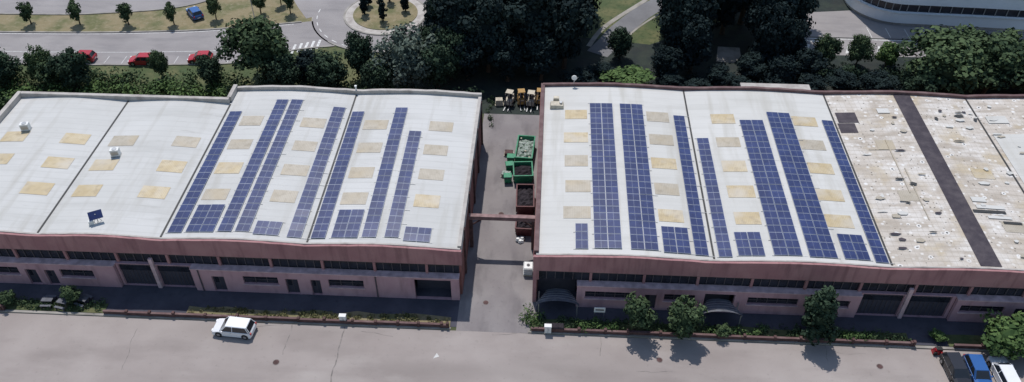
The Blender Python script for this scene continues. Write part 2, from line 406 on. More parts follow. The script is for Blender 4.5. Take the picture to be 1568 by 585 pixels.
# ---------- left warehouse
LB=[(-69,-54.65),(-54.65,-41.1),(-41.1,-25.15),(-25.15,-8.9)]
zL=roofz_fn(LB)
WL=empty("solar_warehouse")
b=B()
for i,(a,c) in enumerate(LB):
    roof_patch(b,zL,a,c,62.6,88.0 if i<2 else 90.9,0,'roofW')
b.build("roof",WL)
b=B()
for x in (-54.65,-41.1,-25.15): b.box(x-.10,x+.10,62.9,87.7 if x<-41 else 90.6,6.9,7.06,'gutter')
b.build("gutters",WL)
b=B()
b.box(-69,-41.3,87.8,88.3,6.0,7.7,'cap'); b.box(-69.5,-68.95,62.9,88.3,6,7.7,'cap'); b.box(-41.6,-41.1,88.3,91.2,6,7.75,'cap')
curved_wall(b,zL,-41.1,-8.6,90.8,91.2,6,.5,'cap',1.2,.05); b.box(-9.0,-8.6,62.9,90.8,6,7.28,'cap')
curved_wall(b,zL,-69,-8.7,62.55,62.75,6.5,.10,'cap',1.2,.02)
b.build("parapet",WL)
b=B(); g=B()
curved_wall(b,zL,-69.6,-8.55,62.25,62.6,5.0,.04,'fascia',1.2,.03)
b.box(-69.5,-8.7,62.30,62.55,4.9,5.0,'frame')
g.box(-69.5,-8.9,62.55,62.6,3.55,4.9,'glass')
x=-69.4
i=0
while x<-8.9:
    g.box(x-.04,x+.04,62.46,62.545,3.55,4.9,'frame')
    if i%6==0: b.box(x-.14,x+.14,62.3,62.62,3.5,4.9,'fascia')
    x+=.95;i+=1
opsL=[(-68,-64,1.5,2.7,'win'),(-62,-58.1,1.5,2.7,'win'),(-57.4,-56.1,.02,2.4,'door'),(-55.2,-54,.02,2.4,'door'),(-53.4,-49.6,1.4,2.6,'win'),
 (-36.3,-34.9,.02,2.4,'door'),(-32.8,-28.9,1.4,2.6,'win'),(-28.1,-26.7,.02,2.4,'door'),(-25.3,-24.2,.02,2.4,'door'),(-23.3,-19.4,1.4,2.6,'win'),(-13.8,-9.8,.02,3.1,'recess')]
facade(b,g,-69.5,-47,61.7,62.1,0,3.4,[o for o in opsL if o[0]<-47],'wall')
facade(b,g,-38.4,-8.9,61.7,62.1,0,3.4,[o for o in opsL if o[0]>-40],'wall')
b.box(-69.6,-46.95,61.62,62.5,3.4,3.5,'ledge'); b.box(-38.45,-8.85,61.62,62.5,3.4,3.5,'ledge')
facade(b,g,-46.95,-38.45,62.1,62.5,0,3.5,[(-46.7,-42.9,.02,3.4,'gate'),(-42.4,-38.7,.02,3.4,'gate')],'wall')
b.box(-42.85,-42.45,61.8,62.09,0,4.6,'ledge')
b.box(-9.0,-8.7,62.6,90.9,0,6.0,'brick'); b.box(-69.5,-69.1,62.6,88,0,6,'brick'); b.box(-69.1,-9,87.6,88.0,0,6,'brick'); b.box(-41.5,-9,90.5,90.9,0,6.2,'brick')
for y in (66,72,78,84,90): b.box(-8.72,-8.5,y-.25,y+.25,0,6.9,'rust')
for x in (-66,-37.6,-18): b.tube((x,61.62,3.4),(x,61.62,0),.07,.07,'frame')
b.build("walls",WL); g.build("windows_and_doors",WL)
def skylight(b,zf,x,y,k,w=3.1,d=2.1):
    x+=random.uniform(-.1,.1); y+=random.uniform(-.08,.08); w+=random.uniform(-.15,.15); d+=random.uniform(-.1,.1)
    roof_patch(b,zf,x-w/2,x+w/2,y-d/2,y+d/2,.03,k,.8)
b=B()
for x,y,k in [(-65.5,79.2,'skyY'),(-57.9,79.2,'skyY'),(-65.1,74.8,'skyY'),(-57.9,74.5,'skyY'),(-58.1,69.9,'skyY'),(-51.7,79.1,'skyG'),(-43.9,79.3,'skyG'),(-52.1,74.5,'skyY'),(-44,74.5,'skyY'),(-52.1,69.8,'skyY'),(-44.3,69.8,'skyY')]: skylight(b,zL,x,y,k)
for y in (83.9,79.2,74.6,69.9):
    for x in (-37.2,-29.3,-21.4,-13.2):
        skylight(b,zL,x,y,'skyY' if (x,y) in ((-37.2,74.6),(-13.2,69.9)) else 'skyG',2.9,2.0)
b.build("skylights",WL)
for i,(a,c,y0,y1,n) in enumerate([(-40.6,-39.0,63.5,86,1),(-35.1,-33.55,63.7,88.5,1),(-33.2,-31.65,63.8,88.6,1),(-27.5,-25.9,63.4,87.5,1),(-24.9,-23.3,63.4,86.7,1),(-19.4,-17.8,63.6,87.5,1),(-16.95,-15.4,63.7,82.6,1),
   (-38.6,-35.5,63.6,68.0,2),(-31.2,-28.4,63.5,65.6,2),(-22.7,-19.8,63.5,68.0,2),(-14.9,-12.0,63.3,65.5,2)]):
    solar(zL,a,c,y0,y1,n,WL,"solar_array_%d"%i)
def roofbox(name,x,y,z):
    b=B(); b.box(-.55,.55,-.4,.4,0,.15,'steel'); b.box(-.5,.5,-.35,.35,.15,1.0,'white'); b.cyl((-.0,0,1.03),.28,.06,'Z','steel'); b.box(-.4,.4,-.37,-.352,.3,.8,'steel')
    b.build(name,loc=(x,y,z),rotz=.2,bevel=.03)
roofbox("rooftop_hvac_unit",-64.6,80.6,zL(-64.6)); roofbox("rooftop_hvac_unit",-51.4,76.2,zL(-51.4))
b=B(); b.tube((0,0,0),(0,0,1.1),.05,.05,'steel'); b.tube((-.4,0,0),(0,0,.8),.03,.03,'steel'); b.tube((.4,0,0),(0,0,.8),.03,.03,'steel')
b.add([(-.7,-.4,.7),(.7,-.4,.7),(.7,.35,1.3),(-.7,.35,1.3),(-.7,-.36,.66),(.7,-.36,.66),(.7,.39,1.26),(-.7,.39,1.26)],[(0,1,2,3),(7,6,5,4),(0,4,5,1),(1,5,6,2),(2,6,7,3),(3,7,4,0)],'pv')
b.box(-.9,-.4,-.3,.1,.0,.5,'white')
b.build("tilted_solar_panel_stand",loc=(-48.6,64.6,zL(-48.6)),rotz=.5)
b=B(); b.tube((0,0,0),(0,0,.9),.1,.1,'white'); b.cyl((0,0,.95),.17,.15,'Z','white'); b.build("roof_vent_pipe",loc=(-25.2,91,7.2))

# ---------- right warehouse
RB=[(-.6,18.05),(18.05,36.4),(36.4,54.8),(54.8,73.2)]
zR=roofz_fn(RB)
WR=empty("solar_warehouse")
b=B()
for i,(a,c) in enumerate(RB):
    roof_patch(b,zR,a,c,62.3,94.0,0,'roofR' if i<2 else 'roofOld')
b.build("roof",WR)
b=B()
for x in (18.05,36.4,54.8): b.box(x-.10,x+.10,62.6,93.7,6.9,7.06,'gutter')
roof_patch(b,zR,45.3,47.5,62.6,93.8,.04,'tarstrip',.6)
b.build("gutters",WR)
b=B()
roof_patch(b,zR,55.4,61,76,86,.05,'roofR',.6); roof_patch(b,zR,56.6,61,73.4,75.98,.05,'roofR',.6)
roof_patch(b,zR,36.7,38.8,85.4,87.4,.03,'tarstrip'); roof_patch(b,zR,36.9,39.4,87.5,89.7,.034,'tarstrip')
for (x,y,w,d,k) in [(49.4,71.2,3.6,.45,'gutter'),(49.8,72.0,3.2,.6,'roofR'),(50.2,70.3,2.6,.45,'roofR'),(48.9,73.2,1.6,.8,'roofR'),(51.3,69.5,2,.4,'gutter'),(58.3,70,3,.6,'gutter'),(43,90,1.5,1,'roofR'),(57,89,2.5,1.5,'roofR'),
   (41.6,79,.12,10,'skyG'),(42.3,74,.1,9,'skyG'),(40.3,82,2.4,.12,'skyG')]:
    roof_patch(b,zR,x-w/2,x+w/2,y-d/2,y+d/2,.09,k,.5)
for i in range(70):
    x=random.uniform(37.2,58);y=random.uniform(63.5,92);w=random.uniform(.2,.8);d=random.uniform(.12,.38)
    if 44.3<x<48.6: continue
    q=random.choice(['roofR','roofR','skyG','gutter','tarstrip']); z=zR(x)+.09+i*.001
    a=random.uniform(0,3.1); pts=[]
    for j in range(5):
        t=a+j*1.2566+random.uniform(-.3,.3); pts.append((x+w*math.cos(t),y+d*math.sin(t),z+.02))
    b.add(pts,[(0,1,2,3,4)],q)
b.build("roof_patches",WR)
b=B()
curved_wall(b,zR,-.6,73,93.8,94.2,6,.38,'capdark',1.2,.04); b.box(-.85,-.35,62.6,94.2,6,7.32,'capdark')
curved_wall(b,zR,-.6,73,62.2,62.38,6.5,.10,'cap',1.2,.02)
b.build("parapet",WR)
b=B(); g=B()
curved_wall(b,zR,-.9,73.2,61.9,62.25,5.0,.04,'fascia',1.2,.03)
b.box(-.7,73,61.95,62.2,4.9,5.0,'frame')
g.box(-.5,73,62.25,62.3,3.55,4.9,'glass')
x=-.4;i=0
while x<73:
    g.box(x-.04,x+.04,62.15,62.245,3.55,4.9,'frame')
    if i%6==0: b.box(x-.14,x+.14,62.0,62.32,3.5,4.9,'fascia')
    x+=.95;i+=1
opsR=[(4.8,10.2,1.5,2.6,'win'),(11.2,12.5,.02,2.4,'door'),(13.3,16.6,1.5,2.6,'win'),(17.6,20.8,.02,2.9,'recess'),(22.2,27.6,1.5,2.6,'win'),(28.6,29.8,.02,2.4,'door'),(31.0,33.0,1.5,2.6,'win'),
  (44.6,49.2,1.5,2.6,'win'),(50.3,51.6,.02,2.4,'door'),(52.6,57,1.5,2.6,'win')]
facade(b,g,3.9,34,61.4,61.8,0,3.4,[o for o in opsR if o[0]<34],'wall'); facade(b,g,44,73,61.4,61.8,0,3.4,[o for o in opsR if o[0]>40],'wall')
b.box(3.85,34.05,61.32,62.2,3.4,3.5,'ledge'); b.box(43.95,73.1,61.32,62.2,3.4,3.5,'ledge')
facade(b,g,34.05,43.95,61.8,62.2,0,3.5,[(34.3,38.6,.02,3.4,'gate'),(39.2,43.6,.02,3.4,'gate')],'wall')
b.box(38.7,39.1,61.5,61.79,0,4.6,'ledge')
g.box(-.6,3.85,63.6,63.7,0,3.5,'gate')
b.box(-.9,-.4,62.3,94,0,6,'brick'); b.box(-.4,73,93.6,94,0,6.2,'brick'); b.box(73,73.3,62.3,94,0,6.9,'brick'); b.box(-.9,-.5,61.9,62.29,0,5,'fascia')
b.build("walls",WR); g.build("windows_and_doors",WR)
b=B()
for y in (87.4,82.6,78,73.3,68.9):
    for x in (3.8,14.1,22.4,32.5): skylight(b,zR,x,y,'skyY' if random.random()<.7 else 'skyG',2.9,2.0)
    if y in (73.3,82.6): skylight(b,zR,41.4,y+.3,'skyG',2.2,1.8)
    if y in (78,68.9): skylight(b,zR,51.2,y,'skyY' if y==78 else 'skyG',2.4,1.8)
b.build("skylights",WR)
for i,(a,c,y0,y1,n) in enumerate([(5.5,8.45,63.2,89.8,2),(9.35,12.3,63.2,89.8,2),(16.1,17.55,62.9,87.9,1),(18.55,20.0,62.8,83.3,1),(24.3,27.25,63.1,87.1,2),(27.95,30.9,63.0,88.9,2),(34.75,36.15,62.8,87.8,1),
   (3.5,4.9,63.1,67,1),(12.8,15.7,63,67,2),(20.6,23.4,63,66.6,2),(31.6,34.3,63,66.8,2)]):
    solar(zR,a,c,y0,y1,n,WR,"solar_array_%d"%i)
b=B(); b.box(-.9,.9,-.6,.6,0,.5,'cream',.1,.1); b.box(-.5,.3,.62,1.3,0,.8,'cream',.05,.05); b.cyl((.5,0,.6),.2,.3,'Z','steel')
b.build("rooftop_duct_unit",loc=(1.3,89.2,zR(1.3)),bevel=.03)
b=B(); b.tube((0,0,0),(0,0,1.2),.05,.05,'steel'); b.cyl((0,0,1.2),.35,.12,'Y','white'); b.tube((0,0,.6),(.5,0,1.3),.04,.04,'steel'); b.build("satellite_dish",loc=(3.5,93.9,7.3))
A=empty("rear_annex")
b=B(); b.box(26.2,35,94.3,96.4,0,6.5,'wall'); b.box(26,35.2,94.25,96.6,6.5,6.7,'cap'); b.build("annex_walls_and_roof",A)

def canopy(x,y):
    b=B(); r=2.3; n=12
    for j in range(5):
        y0=j*.42; y1=y0+.36; rr=r*(1-.10*j)
        z=lambda t,q:1.6+q*.42*math.sin(t)
        for i in range(n):
            a=math.pi*i/n;c=math.pi*(i+1)/n
            b.add([(rr*math.cos(a),y0,z(a,rr)),(rr*math.cos(c),y0,z(c,rr)),(rr*math.cos(c),y1,z(c,rr)),(rr*math.cos(a),y1,z(a,rr))],[(0,1,2,3)],'canopy')
            b.add([(rr*1.01*math.cos(a),y1,z(a,rr)+.03),(rr*1.01*math.cos(c),y1,z(c,rr)+.03),(rr*1.01*math.cos(c),y1+.05,z(c,rr)+.03),(rr*1.01*math.cos(a),y1+.05,z(a,rr)+.03)],[(0,1,2,3)],'steel')
    for sx in (-1,1):
        for yy in (.1,1.9): b.tube((sx*r*.9,yy,0),(sx*r*.9,yy,1.9),.06,.06,'steel')
    b.build("entrance_canopy",loc=(x,y,0))
canopy(1.9,59.9); canopy(19.2,59.3)
b=B(); b.tube((-.5,0,0),(-.5,0,1.2),.04,.04,'steel'); b.tube((.5,0,0),(.5,0,1.2),.04,.04,'steel'); b.box(-.6,.6,-.05,.05,.9,1.6,'white'); b.box(-.45,.45,-.06,-.052,1.2,1.4,'frame'); b.build("notice_board",loc=(6.4,60.0,0))

b=B(); b.box(-8.5,-.9,70.0,70.4,4.5,5.0,'beam'); b.box(-8.5,-.9,69.94,70.46,5.0,5.07,'beam'); b.box(-8.5,-8.1,70.02,70.38,0,4.5,'rust'); b.box(-1.3,-.9,70.02,70.38,0,4.5,'rust')
b.tube((-1.3,70.2,3.6),(-2.4,70.2,4.48),.1,.1,'rust'); b.tube((-8.1,70.2,3.6),(-7.0,70.2,4.48),.1,.1,'rust')
b.build("alley_gate_portal")

# ------------------------------------------------------------------ skips & machines
def skip(name,x,y,L,W,H,k,fill,rot=0):
    b=B(); t=.3
    b.add([(-W/2+.15,-L/2+t,0),(W/2-.15,-L/2+t,0),(W/2-.15,L/2-t,0),(-W/2+.15,L/2-t,0),(-W/2,-L/2,H),(W/2,-L/2,H),(W/2,L/2,H),(-W/2,L/2,H)],[(3,2,1,0),(0,1,5,4),(1,2,6,5),(2,3,7,6),(3,0,4,7)],k)
    i=.12
    b.add([(-W/2+i,-L/2+i,H),(W/2-i,-L/2+i,H),(W/2-i,L/2-i,H),(-W/2+i,L/2-i,H),(-W/2+i+.1,-L/2+i+.2,.3),(W/2-i-.1,-L/2+i+.2,.3),(W/2-i-.1,L/2-i-.2,.3),(-W/2+i+.1,L/2-i-.2,.3)],[(0,4,5,1),(1,5,6,2),(2,6,7,3),(3,7,4,0),(4,7,6,5)],k if k=='green' else 'darkin')
    for (x0,x1,y0,y1) in ((-W/2-.04,-W/2+i,-L/2-.04,L/2+.04),(W/2-i,W/2+.04,-L/2-.04,L/2+.04),(-W/2+i,W/2-i,-L/2-.04,-L/2+i),(-W/2+i,W/2-i,L/2-i,L/2+.04)): b.box(x0,x1,y0,y1,H,H+.08,k)
    n=int(L/.7)
    for j in range(1,n):
        yy=-L/2+L*j/n
        for s in (-1,1): b.box(s*(W/2-.02)-.06,s*(W/2-.02)+.06,yy-.06,yy+.06,.15,H,k)
    for s in (-1,1):
        for q in (-1,1): b.cyl((s*(W/2-.3),q*(L/2-.5),.1),.12,.2,'X','rubber')
    if fill:
        nx,ny=8,14; vs=[];fs=[]
        for a in range(nx):
            for c in range(ny):
                u=-1+2*a/(nx-1);v=-1+2*c/(ny-1)
                vs.append((u*(W/2-.14),v*(L/2-.16),H-.5+.4*(1-u*u)*(1-v*v)+random.uniform(-.14,.14)))
        for a in range(nx-1):
            for c in range(ny-1):
                q=a*ny+c; fs.append((q,q+ny,q+ny+1,q+1))
        b.add(vs,fs,fill)
        if fill=='rubble':
            for _ in range(14):
                px,py=random.uniform(-W/2+.35,W/2-.35),random.uniform(-L/2+.4,L/2-.4); s=random.uniform(.06,.16)
                a=random.uniform(0,3); ca,sa=math.cos(a),math.sin(a); z=H-.25+random.uniform(0,.15)
                vs=[(px+s*(u*ca-v*sa)*random.uniform(.7,1.4),py+s*(u*sa+v*ca),z+w_) for w_ in (0,s*.8) for u,v in ((-1,-1),(1,-1),(1,1),(-1,1))]
                b.add(vs,[(3,2,1,0),(4,5,6,7),(0,1,5,4),(1,2,6,5),(2,3,7,6),(3,0,4,7)],random.choice(['cream','rubble','rubble']))
    b.build(name,loc=(x,y,0),rotz=rot)
skip("waste_skip",-2.7,87.7,4.8,2.3,1.5,'green','rubble',-.06)
skip("waste_skip",-2.8,83.2,2.9,2.5,1.4,'green','darkin',.08)
skip("waste_skip",-2.3,77.8,4.2,2.2,1.6,'red','darkin',.03)
skip("waste_skip",-2.2,73.2,2.4,2.1,1.4,'red','darkin',-.03)
def wbin(x,y,k,rot=0):
    b=B(); b.box(-.45,.45,-.4,.4,.15,1.05,k,-.06,-.06); b.box(-.55,.55,-.5,.5,1.05,1.15,k,.05,.05); b.cyl((-.3,-.35,.12),.12,.1,'X','rubber'); b.cyl((.3,-.35,.12),.12,.1,'X','rubber'); b.box(-.4,.4,-.54,-.5,.9,1.0,'frame')
    b.build("wheelie_bin",loc=(x,y,0),rotz=rot,bevel=.03)
wbin(-4.5,86.2,'green');wbin(-4.6,84.6,'green',.2);wbin(-4.7,82.2,'green',.1)
def pallet(x,y,k,n=3):
    b=B()
    for i in range(5): b.box(-.6+i*.26,-.4+i*.26,-.5,.5,.1,.14,'cream')
    for yy in (-.45,0,.38): b.box(-.6,.64,yy,yy+.08,0,.097,'cream')
    for i in range(n): b.box(-.52+.03*i,.55-.05*i,-.45+.03*i,.42,.145+.4*i,.54+.4*i-.005,k)
    b.build("loaded_pallet",loc=(x,y,0),rotz=random.uniform(-.2,.2))
pallet(-4.9,87.8,'rust',1); pallet(-5.0,83.4,'rubble',1)
def forklift(x,y,k,rot=0):
    b=B()
    b.box(-.55,.55,-1.0,.9,.35,.95,k,.05,.08); b.box(-.5,.5,-1.15,-.5,.5,1.25,k,.08,.1)
    b.box(-.25,.25,-.35,.1,.95,1.15,'rubber'); b.box(-.25,.25,-.5,-.36,.95,1.6,'rubber')
    for sx in (-.48,.48):
        b.tube((sx,-.7,1.2),(sx,-.5,2.05),.035,.035,'frame'); b.tube((sx,.7,.95),(sx,.4,2.05),.035,.035,'frame')
        b.box(sx*.6-.06,sx*.6+.06,.95,1.08,.1,2.3,'frame'); b.box(sx*.6-.07,sx*.6+.07,1.1,2.1,.1,.16,'steel')
        for yy,r in ((-.7,.25),(.55,.32)): b.cyl((sx*1.1,yy,r),r,.22,'X','rubber'); b.cyl((sx*1.1+(.12 if sx>0 else -.12),yy,r),r*.5,.03,'X',k)
    b.box(-.5,.5,-.55,.45,2.05,2.12,k); b.box(-.35,.35,.97,1.05,1.0,1.1,'frame')
    b.build("forklift_truck",loc=(x,y,.014),rotz=rot)
forklift(-5.4,99.6,'cream',2.9);forklift(-3.7,99.9,'yellow',3.3);forklift(-2.3,99.6,'cream',3.0);forklift(-1.0,100.2,'yellow',3.1)
pallet(-6.9,99.4,'cream',2)
b=B(); 
for i in range(5): b.cyl((random.uniform(-.3,.3),random.uniform(-.3,.3),.2+.05*i),.3,.3,'Z','white',9,.18)
b.build("white_sack_pile",loc=(-2.7,71.3,0))
b=B(); b.box(-.5,.5,-.55,.55,.15,1.2,'white',.03,.03); b.cyl((0,0,1.24),.18,.08,'Z','frame')
for i in range(4):
    for s in (-1,1): b.box(s*.53-.02,s*.53+.02,-.57,.57,.2+.3*i,.24+.3*i,'steel'); b.box(-.5,.5,s*.585-.02,s*.585+.02,.2+.3*i,.24+.3*i,'steel')
b.box(-.55,.55,-.6,.6,0,.14,'cream'); b.build("intermediate_bulk_tank",loc=(-1.5,66.3,.014),bevel=.01)

# ------------------------------------------------------------------ cars
def car(name,x,y,rot,k,L=4.2,W=1.78,H=1.5):
    b=B(); h=L/2; w=W/2
    low=[(-h,.35),(-h+.02,.62),(-h+.12,.78),(-h+.95,.93),(-h+1.0,.95),(h-.15,.98),(h-.02,.8),(h,.5),(h-.03,.3),(h-.2,.22),(-h+.2,.2)]
    n=len(low); ys=[(-w+.02,.90),(-w,.97),(-w*.6,1.0),(w*.6,1.0),(w,.97),(w-.02,.90)]
    vs=[]
    for yy,s in ys:
        for px,pz in low:
            zz=pz if pz<.5 else pz-(.06 if abs(yy)>w*.9 else 0)
            vs.append((px*s,yy,zz))
    fs=[]
    for j in range(len(ys)-1):
        for i in range(n): fs.append((j*n+i,j*n+(i+1)%n,(j+1)*n+(i+1)%n,(j+1)*n+i))
    fs.append(tuple(range(n-1,-1,-1))); fs.append(tuple(range((len(ys)-1)*n,len(ys)*n)))
    b.add(vs,fs,k)
    xb0,xb1=-h+.95,h-.12; xr0,xr1=-h+1.6,h-.42
    wb,wr=w-.06,w-.2; zb=.93
    ring=lambda x0,x1,ww,z:[(x0,-ww*.92,z),(x0+.12,-ww,z),(x1-.12,-ww,z),(x1,-ww*.9,z),(x1,ww*.9,z),(x1-.12,ww,z),(x0+.12,ww,z),(x0,ww*.92,z)]
    A_=ring(xb0,xb1,wb,zb);C_=ring(xr0,xr1,wr,H-.06)
    b.add(A_+C_,[(i,(i+1)%8,(i+1)%8+8,i+8) for i in range(8)],'carglass')
    D_=ring(xr0+.05,xr1-.05,wr-.05,H)
    b.add(C_+D_,[(i,(i+1)%8,(i+1)%8+8,i+8) for i in range(8)]+[tuple(range(8,16))],k)
    def pil(i,r=.045):
        b.tube(A_[i],C_[i],r,r*.8,k,5)
    for i in (1,2,5,6,3,4,0,7): pil(i)
    for s in (-1,1):
        xm=.15; b.tube((xm,s*(wb),zb),(xm+.05,s*(wr),H-.05),.045,.04,k,5)
        b.box(xb0+.25,xb0+.42,s*(w+.02)-(.0 if s>0 else .14),s*(w+.02)+(.14 if s>0 else 0),.92,1.05,k)
        for wx in (-h+.75,h-.75):
            b.cyl((wx,s*(w-.06),.34),.37,.16,'Y','rubber',18); b.cyl((wx,s*(w-.09),.33),.30,.26,'Y','rubber',18); b.cyl((wx,s*(w+.025),.33),.19,.04,'Y','hub',12)
        b.box(-h+.0,-h+.25,s*(w-.28)-.16,s*(w-.28)+.16,.62,.76,'lampw'); b.box(h-.14,h+.0,s*(w-.18)-.1,s*(w-.18)+.1,.65,.9,'lampr')
        b.box(-.1,.02,s*(w+.004)-.004,s*(w+.004)+.004,.72,.75,'frame')
    b.box(-h-.01,-h+.1,-.4,.4,.38,.52,'frame'); b.box(h-.1,h+.02,-.26,.26,.45,.57,'white'); b.box(-h-.02,-h+.05,-.25,.25,.4,.5,'white')
    b.build(name,loc=(x,y,.02),rotz=rot,bevel=.06,smooth=False)
car("parked_car",-32.4,56.1,-.08,'cw',4.4,1.85,1.6)
car("parked_car",42.3,54.3,math.pi/2+.05,'ck',4.2); car("parked_car",44.4,54.2,math.pi/2,'cb',4.1); car("parked_car",47.0,54.1,-math.pi/2+.03,'cw',4.3)
car("parked_car",-72,107.9,.03,'cr',4.0); car("parked_car",-62.5,107.6,.05,'cr',3.9); car("parked_car",-53.7,108.6,.1,'cr',3.7)
car("parked_car",-59.3,122.4,-.9,'cb',3.9)

# ------------------------------------------------------------------ street furniture
def lowwall(x0,x1,y=57.75):
    b=B(); x=x0
    while x<x1-.1:
        xe=min(x+random.uniform(2.2,3.6),x1); dy=random.uniform(-.05,.05)
        b.box(x+.12,xe-.12,y-.1+dy,y+.1+dy,.13,.50+random.uniform(-.05,.03),'rust'); b.box(x+.1,xe-.1,y-.13+dy,y+.13+dy,.53,.58,'capdark')
        b.box(xe-.16,xe+.12,y-.16,y+.16,.13,.75+random.uniform(-.05,.1),'rust'); x=xe
    b.build("low_boundary_wall")
lowwall(-100,-58.5);lowwall(-47.5,-9.8);lowwall(-1,39.2);lowwall(43.2,80)
def cabinet(x,y,k='white'):
    b=B(); b.box(-.4,.4,-.25,.25,0,.15,'paving'); b.box(-.35,.35,-.2,.2,.15,1.1,k); b.box(-.4,.4,-.26,.26,1.1,1.18,k,.03,.03); b.box(-.01,.01,-.21,-.2,.2,1.05,'frame'); b.box(.08,.12,-.23,-.2,.6,.75,'frame')
    b.build("utility_cabinet",loc=(x,y,.05),bevel=.02)
for x,y in ((-21.1,57.9),(.9,57.6)): cabinet(x,y)
b=B(); b.box(-.9,.9,-.3,.3,0,.8,'rust'); b.box(-1,1,-.4,.4,.8,.95,'darkin',.1,.1); b.build("waste_box",loc=(1.6,57.9,0))
b=B(); b.box(-.5,.5,-.3,.3,0,.6,'cr',.1,.1); b.cyl((-.3,-.35,.25),.22,.12,'Y','rubber'); b.cyl((.4,-.35,.25),.22,.12,'Y','rubber'); b.box(-.2,.4,-.2,.2,.6,.75,'rubber'); b.tube((-.5,0,.5),(-.35,0,1.0),.04,.04,'frame'); b.tube((-.35,-.3,1.0),(-.35,.3,1.0),.03,.03,'frame'); b.build("parked_scooter",loc=(41.4,57.0,0))
def lamp(x,y,rot=0,h=7):
    b=B(); b.tube((0,0,0),(0,0,h),.08,.05,'steel'); b.tube((0,0,h),(1.2,0,h+.3),.04,.03,'steel'); b.box(1.0,1.6,-.1,.1,h+.22,h+.34,'steel'); b.cyl((0,0,.1),.2,.2,'Z','paving'); b.build("street_lamp",loc=(x,y,0),rotz=rot)
lamp(-47.5,117.9,-1.2)
for x,y in ((-54,58.9),(-52.2,58.7),(-50.2,59.2)):
    b=B(); b.box(-.6,.6,-.35,.35,.7,.76,'canopy')
    for s in (-1,1): b.tube((s*.45,-.25,0),(s*.45,-.25,.7),.04,.04,'frame'); b.tube((s*.45,.25,0),(s*.45,.25,.7),.04,.04,'frame'); b.box(-.6,.6,s*.7-.13,s*.7+.13,.42,.46,'canopy'); b.box(-.5,-.44,s*.7-.1,s*.7+.1,0,.42,'frame'); b.box(.44,.5,s*.7-.1,s*.7+.1,0,.42,'frame')
    b.build("picnic_table",loc=(x,y,.07),rotz=random.uniform(-.4,.4))

# ------------------------------------------------------------------ office building (far right)
O=empty("curved_office_building")
def plan(off):
    cx,cy,r=58,132.6,7.6+off
    pts=[(cx-r,150)]
    for i in range(11):
        a=math.pi+ (math.pi/2)*i/10; pts.append((cx+r*math.cos(a),cy+r*math.sin(a)))
    pts+= [(70,124.4-off),(84,123.4-off),(105,122.0-off),(105,150),]
    return pts
b=B()
b.prism(plan(-.2),0,.5,'cap')
b.prism(plan(0),.5,2.5,'officew'); b.prism(plan(.25),2.3,2.42,'white')
z=2.5
for f in range(3):
    b.prism(plan(-.35),z,z+1.4,'glass'); b.prism(plan(.02),z+1.4,z+3.6,'officew'); b.prism(plan(.2),z+3.3,z+3.42,'white')
    pl=plan(-.28)
    for i in range(1,len(pl)-3):
        a=Vector(pl[i]);c=Vector(pl[i+1]); L=(c-a).length; nn=max(1,int(L/1.6))
        for j in range(nn):
            p=a+(c-a)*j/nn; b.box(p.x-.06,p.x+.06,p.y-.06,p.y+.06,z,z+1.4,'steel')
    z+=3.6
b.build("storeys",O)
sheet("office_forecourt",[(38,120.8),(110,120.8),(110,126),(52,130),(38,128)],.021,'road2')
b=B()
for i in range(9): b.box(52+i*3-.05,52+i*3+.05,121,124.2-i*.1,.024,.03,'paint')
b.build("forecourt_markings")

# ------------------------------------------------------------------ vegetation
rng=np.random.default_rng(5)
def leaf_arrays(centers,radii,tones,nleaf,size,flat=1.0):
    V=[];T=[]
    for c,r,t in zip(centers,radii,tones):
        n=nleaf
        d=rng.normal(size=(n,3)); d/=np.linalg.norm(d,axis=1)[:,None]
        rad=r*rng.uniform(.55,1.08,size=(n,1))
        P=np.array(c)+d*rad*np.array([1,1,flat])
        nr=d+rng.normal(scale=.45,size=(n,3)); nr[:,2]+=.25; nr/=np.linalg.norm(nr,axis=1)[:,None]
        a=np.cross(nr,rng.normal(size=(n,3))); a/=np.linalg.norm(a,axis=1)[:,None]
        bb=np.cross(nr,a)
        s=size*rng.uniform(.6,1.3,size=(n,1)); s2=s*rng.uniform(.5,.9,size=(n,1))
        q=np.stack([P-a*s,P-bb*s2,P+a*s,P+bb*s2],axis=1)
        V.append(q.reshape(-1,3)); T.append(np.clip(t+rng.normal(scale=.1,size=n),0,1))
    return np.concatenate(V),np.concatenate(T)
def foliage_mesh(name,leafmat_key,V,T,extra=None):
    nq=len(V)//4
    verts=V.tolist(); faces=np.arange(nq*4).reshape(-1,4).tolist(); tones=list(T); mi=[0]*nq
    if extra is not None:
        o=len(verts); verts+= [tuple(v) for v in extra.v]
        for f,m_ in zip(extra.f,extra.mi):
            faces.append([o+i for i in f]); k=extra.mats[m_]; mi.append(0 if k=='LEAF' else 1); tones.append(.12)
    me=bpy.data.meshes.new(name); me.from_pydata(verts,[],faces)
    me.materials.append(M[leafmat_key]); me.materials.append(M['bark'])
    me.polygons.foreach_set("material_index",mi)
    at=me.attributes.new("tone",'FLOAT','FACE'); at.data.foreach_set("value",np.array(tones,dtype=np.float32))
    me.update(); return me
def core(b,c,rx,rz,seed):
    r=random.Random(seed); n,m_=10,7; vs=[];fs=[]
    for j in range(m_+1):
        ph=math.pi*j/m_
        for i in range(n):
            t=2*math.pi*i/n; k=r.uniform(.75,1.1)
            vs.append((c[0]+rx*k*math.sin(ph)*math.cos(t),c[1]+rx*k*math.sin(ph)*math.sin(t),c[2]+rz*k*math.cos(ph)))
    for j in range(m_):
        for i in range(n): fs.append((j*n+i,(j+1)*n+i,(j+1)*n+(i+1)%n,j*n+(i+1)%n))
    b.add(vs,fs,'LEAF')
